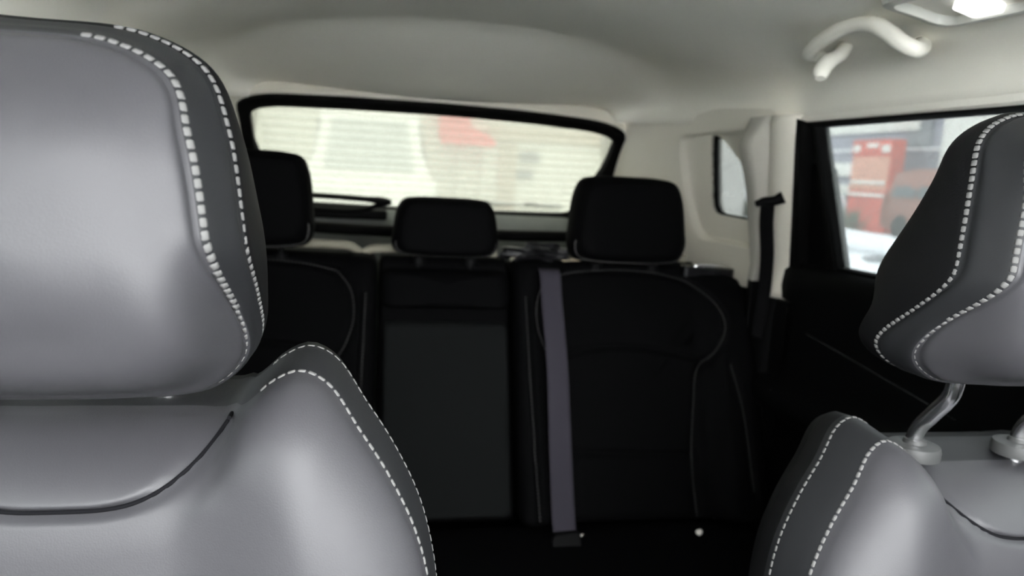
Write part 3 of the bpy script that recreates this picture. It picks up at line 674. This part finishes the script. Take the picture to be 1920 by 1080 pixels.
lump('paper_scrap', (.495, 1.335, .487), (.007, .006, .006), 'scrap', 'tiny pale crumpled scrap on the right rear seat cushion', 'scrap', 5, .4, 2)
b = MB(); b.tube(spline([(.232, 1.335, .482), (.238, 1.335, .486), (.246, 1.335, .492)], 10), [.0004, .001, .0013, .0014, .0014, .0013, .0012, .001, .0007, .0004], 6); tag(obj('glint_sliver', b, 'scrap', loc=(.238, 1.335, .483)), 'highlight modelled as a thin pale fibre lying on the seat cushion below the belt buckle', 'sliver')  # added pale sliver draws a thin highlight on the cushion

# ------------------------------------------------------------------ outside: snow, houses, vehicles
b = MB(); xs = np.linspace(-60, 60, 61)
b.grid(np.array([[(x, y, 0.0+.05*math.sin(x*.9)*math.sin(y*.7) if abs(x) > 3 or abs(y) > 4 else 0) for x in xs] for y in np.linspace(-50, 70, 61)]))
struct(obj('floor_2', b, 'snow'), 'snow covered ground outside the car', 'ground')

def block(name, c, d, m, parent, bevel=.01, rot=None):
    b = MB(); b.box(c, d, rot); return obj(name, b, m, parent, bevel=bevel, smooth=False)
M['facade'] = mat('grey_lavender_facade', (.30, .30, .34), .9, .2, mottle=(.8, .12))
M['pale'] = mat('pale_painted_wall', (.72, .72, .66), .9, .2, mottle=(.6, .05))
M['tan'] = mat('tan_panel', (.50, .44, .36), .9, .2, mottle=(2, .08))
M['red'] = mat('red_painted_metal', (.55, .10, .065), .5, .4, mottle=(3, .15))
M['redcloth'] = mat('red_awning_cloth', (.70, .12, .12), .9, .1, mottle=(4, .15))
M['orange'] = mat('faded_orange_panel', (.60, .30, .21), .6, .3, mottle=(3, .1))
M['white'] = mat('white_car_paint', (.80, .81, .80), .35, .5)
M['brown'] = mat('brown_red_car_paint', (.23, .085, .055), .4, .5)
M['carglass'] = mat('dark_car_glass', (.05, .06, .065), .1, .5)
M['iceglass'] = mat('iced_car_glass', (.50, .53, .53), .7, .3, mottle=(5, .08))
M['grey'] = mat('grey_metal', (.22, .23, .24), .6, .4)
M['hedge'] = mat('winter_hedge_twigs', (.13, .15, .10), 1, .05, mottle=(6, .4))
M['tyre'] = mat('tyre_rubber', (.02, .02, .02), .9, .1)
# house behind the car
k = empty('kiosk_building', (1.5, 14.6, 0)); tag(k, 'pale low building with a red awning seen through the rear window', 'building')
block('wall', (1.5, 15.0, 1.7), (12, .8, 3.4), 'pale', k)
block('fascia', (3.2, 14.56, 1.88), (2.4, .1, .26), 'tan', k)
b = MB(); P = [(1.05, 1.60), (1.05, 2.30), (1.50, 2.30), (1.62, 1.86), (2.08, 1.66), (2.02, 1.60)]; b.prism(P, lambda x, z: (x, 13.9+.0*z, z), lambda x, z: (x, 14.6, z+.15)); obj('awning', b, 'redcloth', k, smooth=False, bevel=.01)
block('vent', (2.86, 14.55, 1.46), (.36, .1, .18), 'grey', k)
block('door_panel', (2.42, 14.57, .95), (.34, .08, 1.5), 'tan', k)
block('lower_hatch', (2.78, 14.56, 1.12), (.30, .08, .16), 'grey', k)
for x in (1.5, 1.95): block('pilaster', (x, 14.56, .8), (.12, .1, 1.5), 'pale', k)

def car(name, loc, rz, paint, L, H, label):
    r = empty(name, loc); r.rotation_euler = (0, 0, rz)
    W = .88; h = L/2
    side = [(-h, .35), (-h-.0, .75), (-h+.12, .98), (-h+1.0, 1.04), (-h+1.65, H-.08), (-h+2.1, H), (h-1.0, H), (h-.25, H-.1), (h-.02, 1.0), (h, .4), (h-.1, .26), (-h+.1, .26)]
    q = roundpoly(side, .09, 90)
    def loc_obj(nm, bb, m, par, **kw):
        v = np.array(bb.v)+np.array(loc); bb.v = [tuple(p) for p in v]; return obj(nm, bb, m, par, **kw)
    G = []
    for x, k2 in ((-W, .0), (-W-.0, .0), (-W*.98, 0), (-W*.5, 0), (0, 0), (W*.5, 0), (W*.98, 0), (W, 0)):
        e = .97 if abs(x) > .87 else 1.0
        G.append([((x*(1-.16*float(sm((z-.95)/.5)))), y*e, .3+(z-.3)*(1 if e == 1 else .985)) for y, z in q])
    bb = MB(); bb.grid(np.array(G), cv=True); bb.f.append(tuple(range(90))); bb.f.append(tuple(range(7*90, 8*90))[::-1]); body = loc_obj('body', bb, paint, r)
    for s in (1, -1):
        for y0, y1 in ((-h+1.15, -h+2.25), (-h+2.32, -h+3.1), (-h+3.17, h-.3)):
            if y1-y0 < .3: continue
            P = roundpoly([(y0+(.4 if y0 < -h+1.3 else 0), H-.14), (y0, 1.06), (y1, 1.06), (y1-(.08 if y1 > h-.4 else 0), H-.14)], .05, 32)
            bb = MB(); fx = lambda z: s*W*(1-.16*float(sm((z-.95)/.5))); bb.prism(P.tolist(), lambda y, z: (fx(z)-.02*s, y, z), lambda y, z: (fx(z)+.006*s, y, z)); loc_obj('side_window', bb, 'carglass', r, smooth=False)
        for y in (-h+.8, h-.75):
            bb = MB(); bb.tube([(s*(W-.2), y, .31), (s*(W-.16), y, .31), (s*(W-.02), y, .31), (s*(W+.01), y, .31)], [.27, .31, .31, .26], 24); loc_obj('wheel', bb, 'tyre', r)
    for yy, nm, z0, z1 in ((-h+1.33, 'windscreen', 1.08, H-.12), (h-.14, 'rear_window', 1.05, H-.16)):
        t = .32 if nm == 'windscreen' else .11; sg = 1
        P = [(-.62, 0), (.62, 0), (.54, 1), (-.54, 1)]; bb = MB()
        if nm == 'windscreen': f0 = lambda x, u: (x, -h+1.02+u*.60, 1.07+u*(H-.17-1.07)); f1 = lambda x, u: (x, -h+1.00+u*.60, 1.10+u*(H-.17-1.07))
        else: f0 = lambda x, u: (x, h-.04-u*.2, 1.04+u*(H-.2-1.04)); f1 = lambda x, u: (x, h+.0-u*.2, 1.05+u*(H-.2-1.04))
        bb.prism(P, f0, f1); loc_obj(nm, bb, 'iceglass' if paint == 'white' else 'carglass', r, smooth=False)
    tag(r, label, 'car'); return r
car('parked_van', (-.22, 11.9, 0), 0, 'white', 4.2, 1.95, 'white van parked end-on behind the car, seen through the rear window')
# street on the right
k = empty('shop_building', (15.5, 19, 0)); tag(k, 'grey shop front with pale bands seen through the right door window', 'building')
block('wall', (15.6, 20, 2.4), (1.2, 26, 4.8), 'facade', k)
block('cornice_band', (14.95, 23.0, 3.10), (.14, 8, .34), 'pale', k)
block('string_course', (14.95, 24.2, 1.80), (.14, 7.0, .42), 'pale', k)
block('string_course', (14.95, 24.2, 1.15), (.14, 7.0, .34), 'pale', k)
block('bright_bay', (14.9, 16.2, 2.6), (.3, 3.4, 3.2), 'pale', k)
b = MB(); b.tube([(14.85, 8, 2.38), (14.85, 30, 2.40)], .035, 8); obj('handrail_pipe', b, 'white', k)
for y in (19.0, 17.2): block('shop_window', (14.97, y, 2.95), (.08, .9, .9), 'grey', k)
k = empty('red_kiosk', (14.2, 19.4, 0)); tag(k, 'red street kiosk with worn pale lettering marks on its top band', 'kiosk')
block('cabinet', (13.98, 19.35, 1.3), (.40, 1.75, 2.6), 'red', k, .03)
block('front_panel', (13.78, 19.35, 1.65), (.05, 1.6, .95), 'orange', k)
block('top_band', (13.77, 19.35, 2.40), (.06, 1.74, .40), 'red', k)
for y, d, z in ((20.0, .30, 2.36), (19.3, .5, 2.44), (18.72, .34, 2.34)): block('pale_mark', (13.735, y, z), (.012, d, .12 if d > .4 else .2), 'pale', k, .004)
block('shelf_strip', (13.74, 19.35, 1.40), (.06, 1.5, .09), 'pale', k); block('shelf_strip', (13.74, 19.35, 1.05), (.06, 1.5, .09), 'pale', k)
car('parked_car', (13.55, 23.3, 0), 0, 'white', 4.3, 1.5, 'white car parked beside the red kiosk, at the left of the door window')
car('parked_car', (13.5, 15.0, 0), 0, 'brown', 4.3, 1.75, 'brown red car parked to the right of the red kiosk')
# leafless hedge: many short twigs, one uncountable mass
b = MB(); rs = np.random.RandomState(4)
for i in range(1500):
    y = rs.uniform(16.5, 23); x = 11.6+rs.normal()*.13-.0*y; h0 = rs.uniform(0, .45); L = rs.uniform(.2, .45); a = rs.normal(size=2)*.35
    p = np.array((x, y, h0)); q = p+np.array((a[0]*L, a[1]*L, L)); w = rs.uniform(.012, .03)
    b.add([p+(0, -w, 0), p+(0, w, 0), p+(w, 0, 0), q], [(0, 1, 3), (1, 2, 3), (2, 0, 3), (0, 2, 1)])
o = obj('hedge', b, 'hedge', loc=(11.6, 19.7, 0), smooth=False); tag(o, 'low grey green winter hedge in front of the red kiosk', 'hedge', kind='stuff')
lump('snow_bank', (9.7, 15.8, .05), (1.1, 5.0, .28), 'snow', 'ploughed snow bank along the street in front of the hedge', 'snow bank', 8, .25, 4, 1.6)
lump('dark_clod', (8.1, 11.0, .05), (.20, .28, .10), 'grey', 'dark lump lying on the snow below the hedge', 'clod', 9, .4, 3)

rw_ = empty('rear_wiper', (.27, 2.36, 1.08)); tag(rw_, 'thin black rear wiper blade half buried in snow at the bottom of the rear window', 'wiper')
for xa, xb, t in ((.145, .195, .925), (.295, .345, .93), (.36, .40, .945)):
    m = MB(); m.tube([tgate(x, t+.004*math.sin(40*x), -.022) for x in np.linspace(xa, xb, 6)], [.002, .0035, .004, .004, .003, .002], 8); obj('blade_section', m, 'rubber', rw_)
m = MB(); m.tube([tgate(x, .945+.02*(.4-x), -.0245) for x in np.linspace(.12, .42, 14)], [.003+.0025*abs(math.sin(9*i)) for i in range(14)], 8); obj('snow_crust', m, 'snow', rw_)
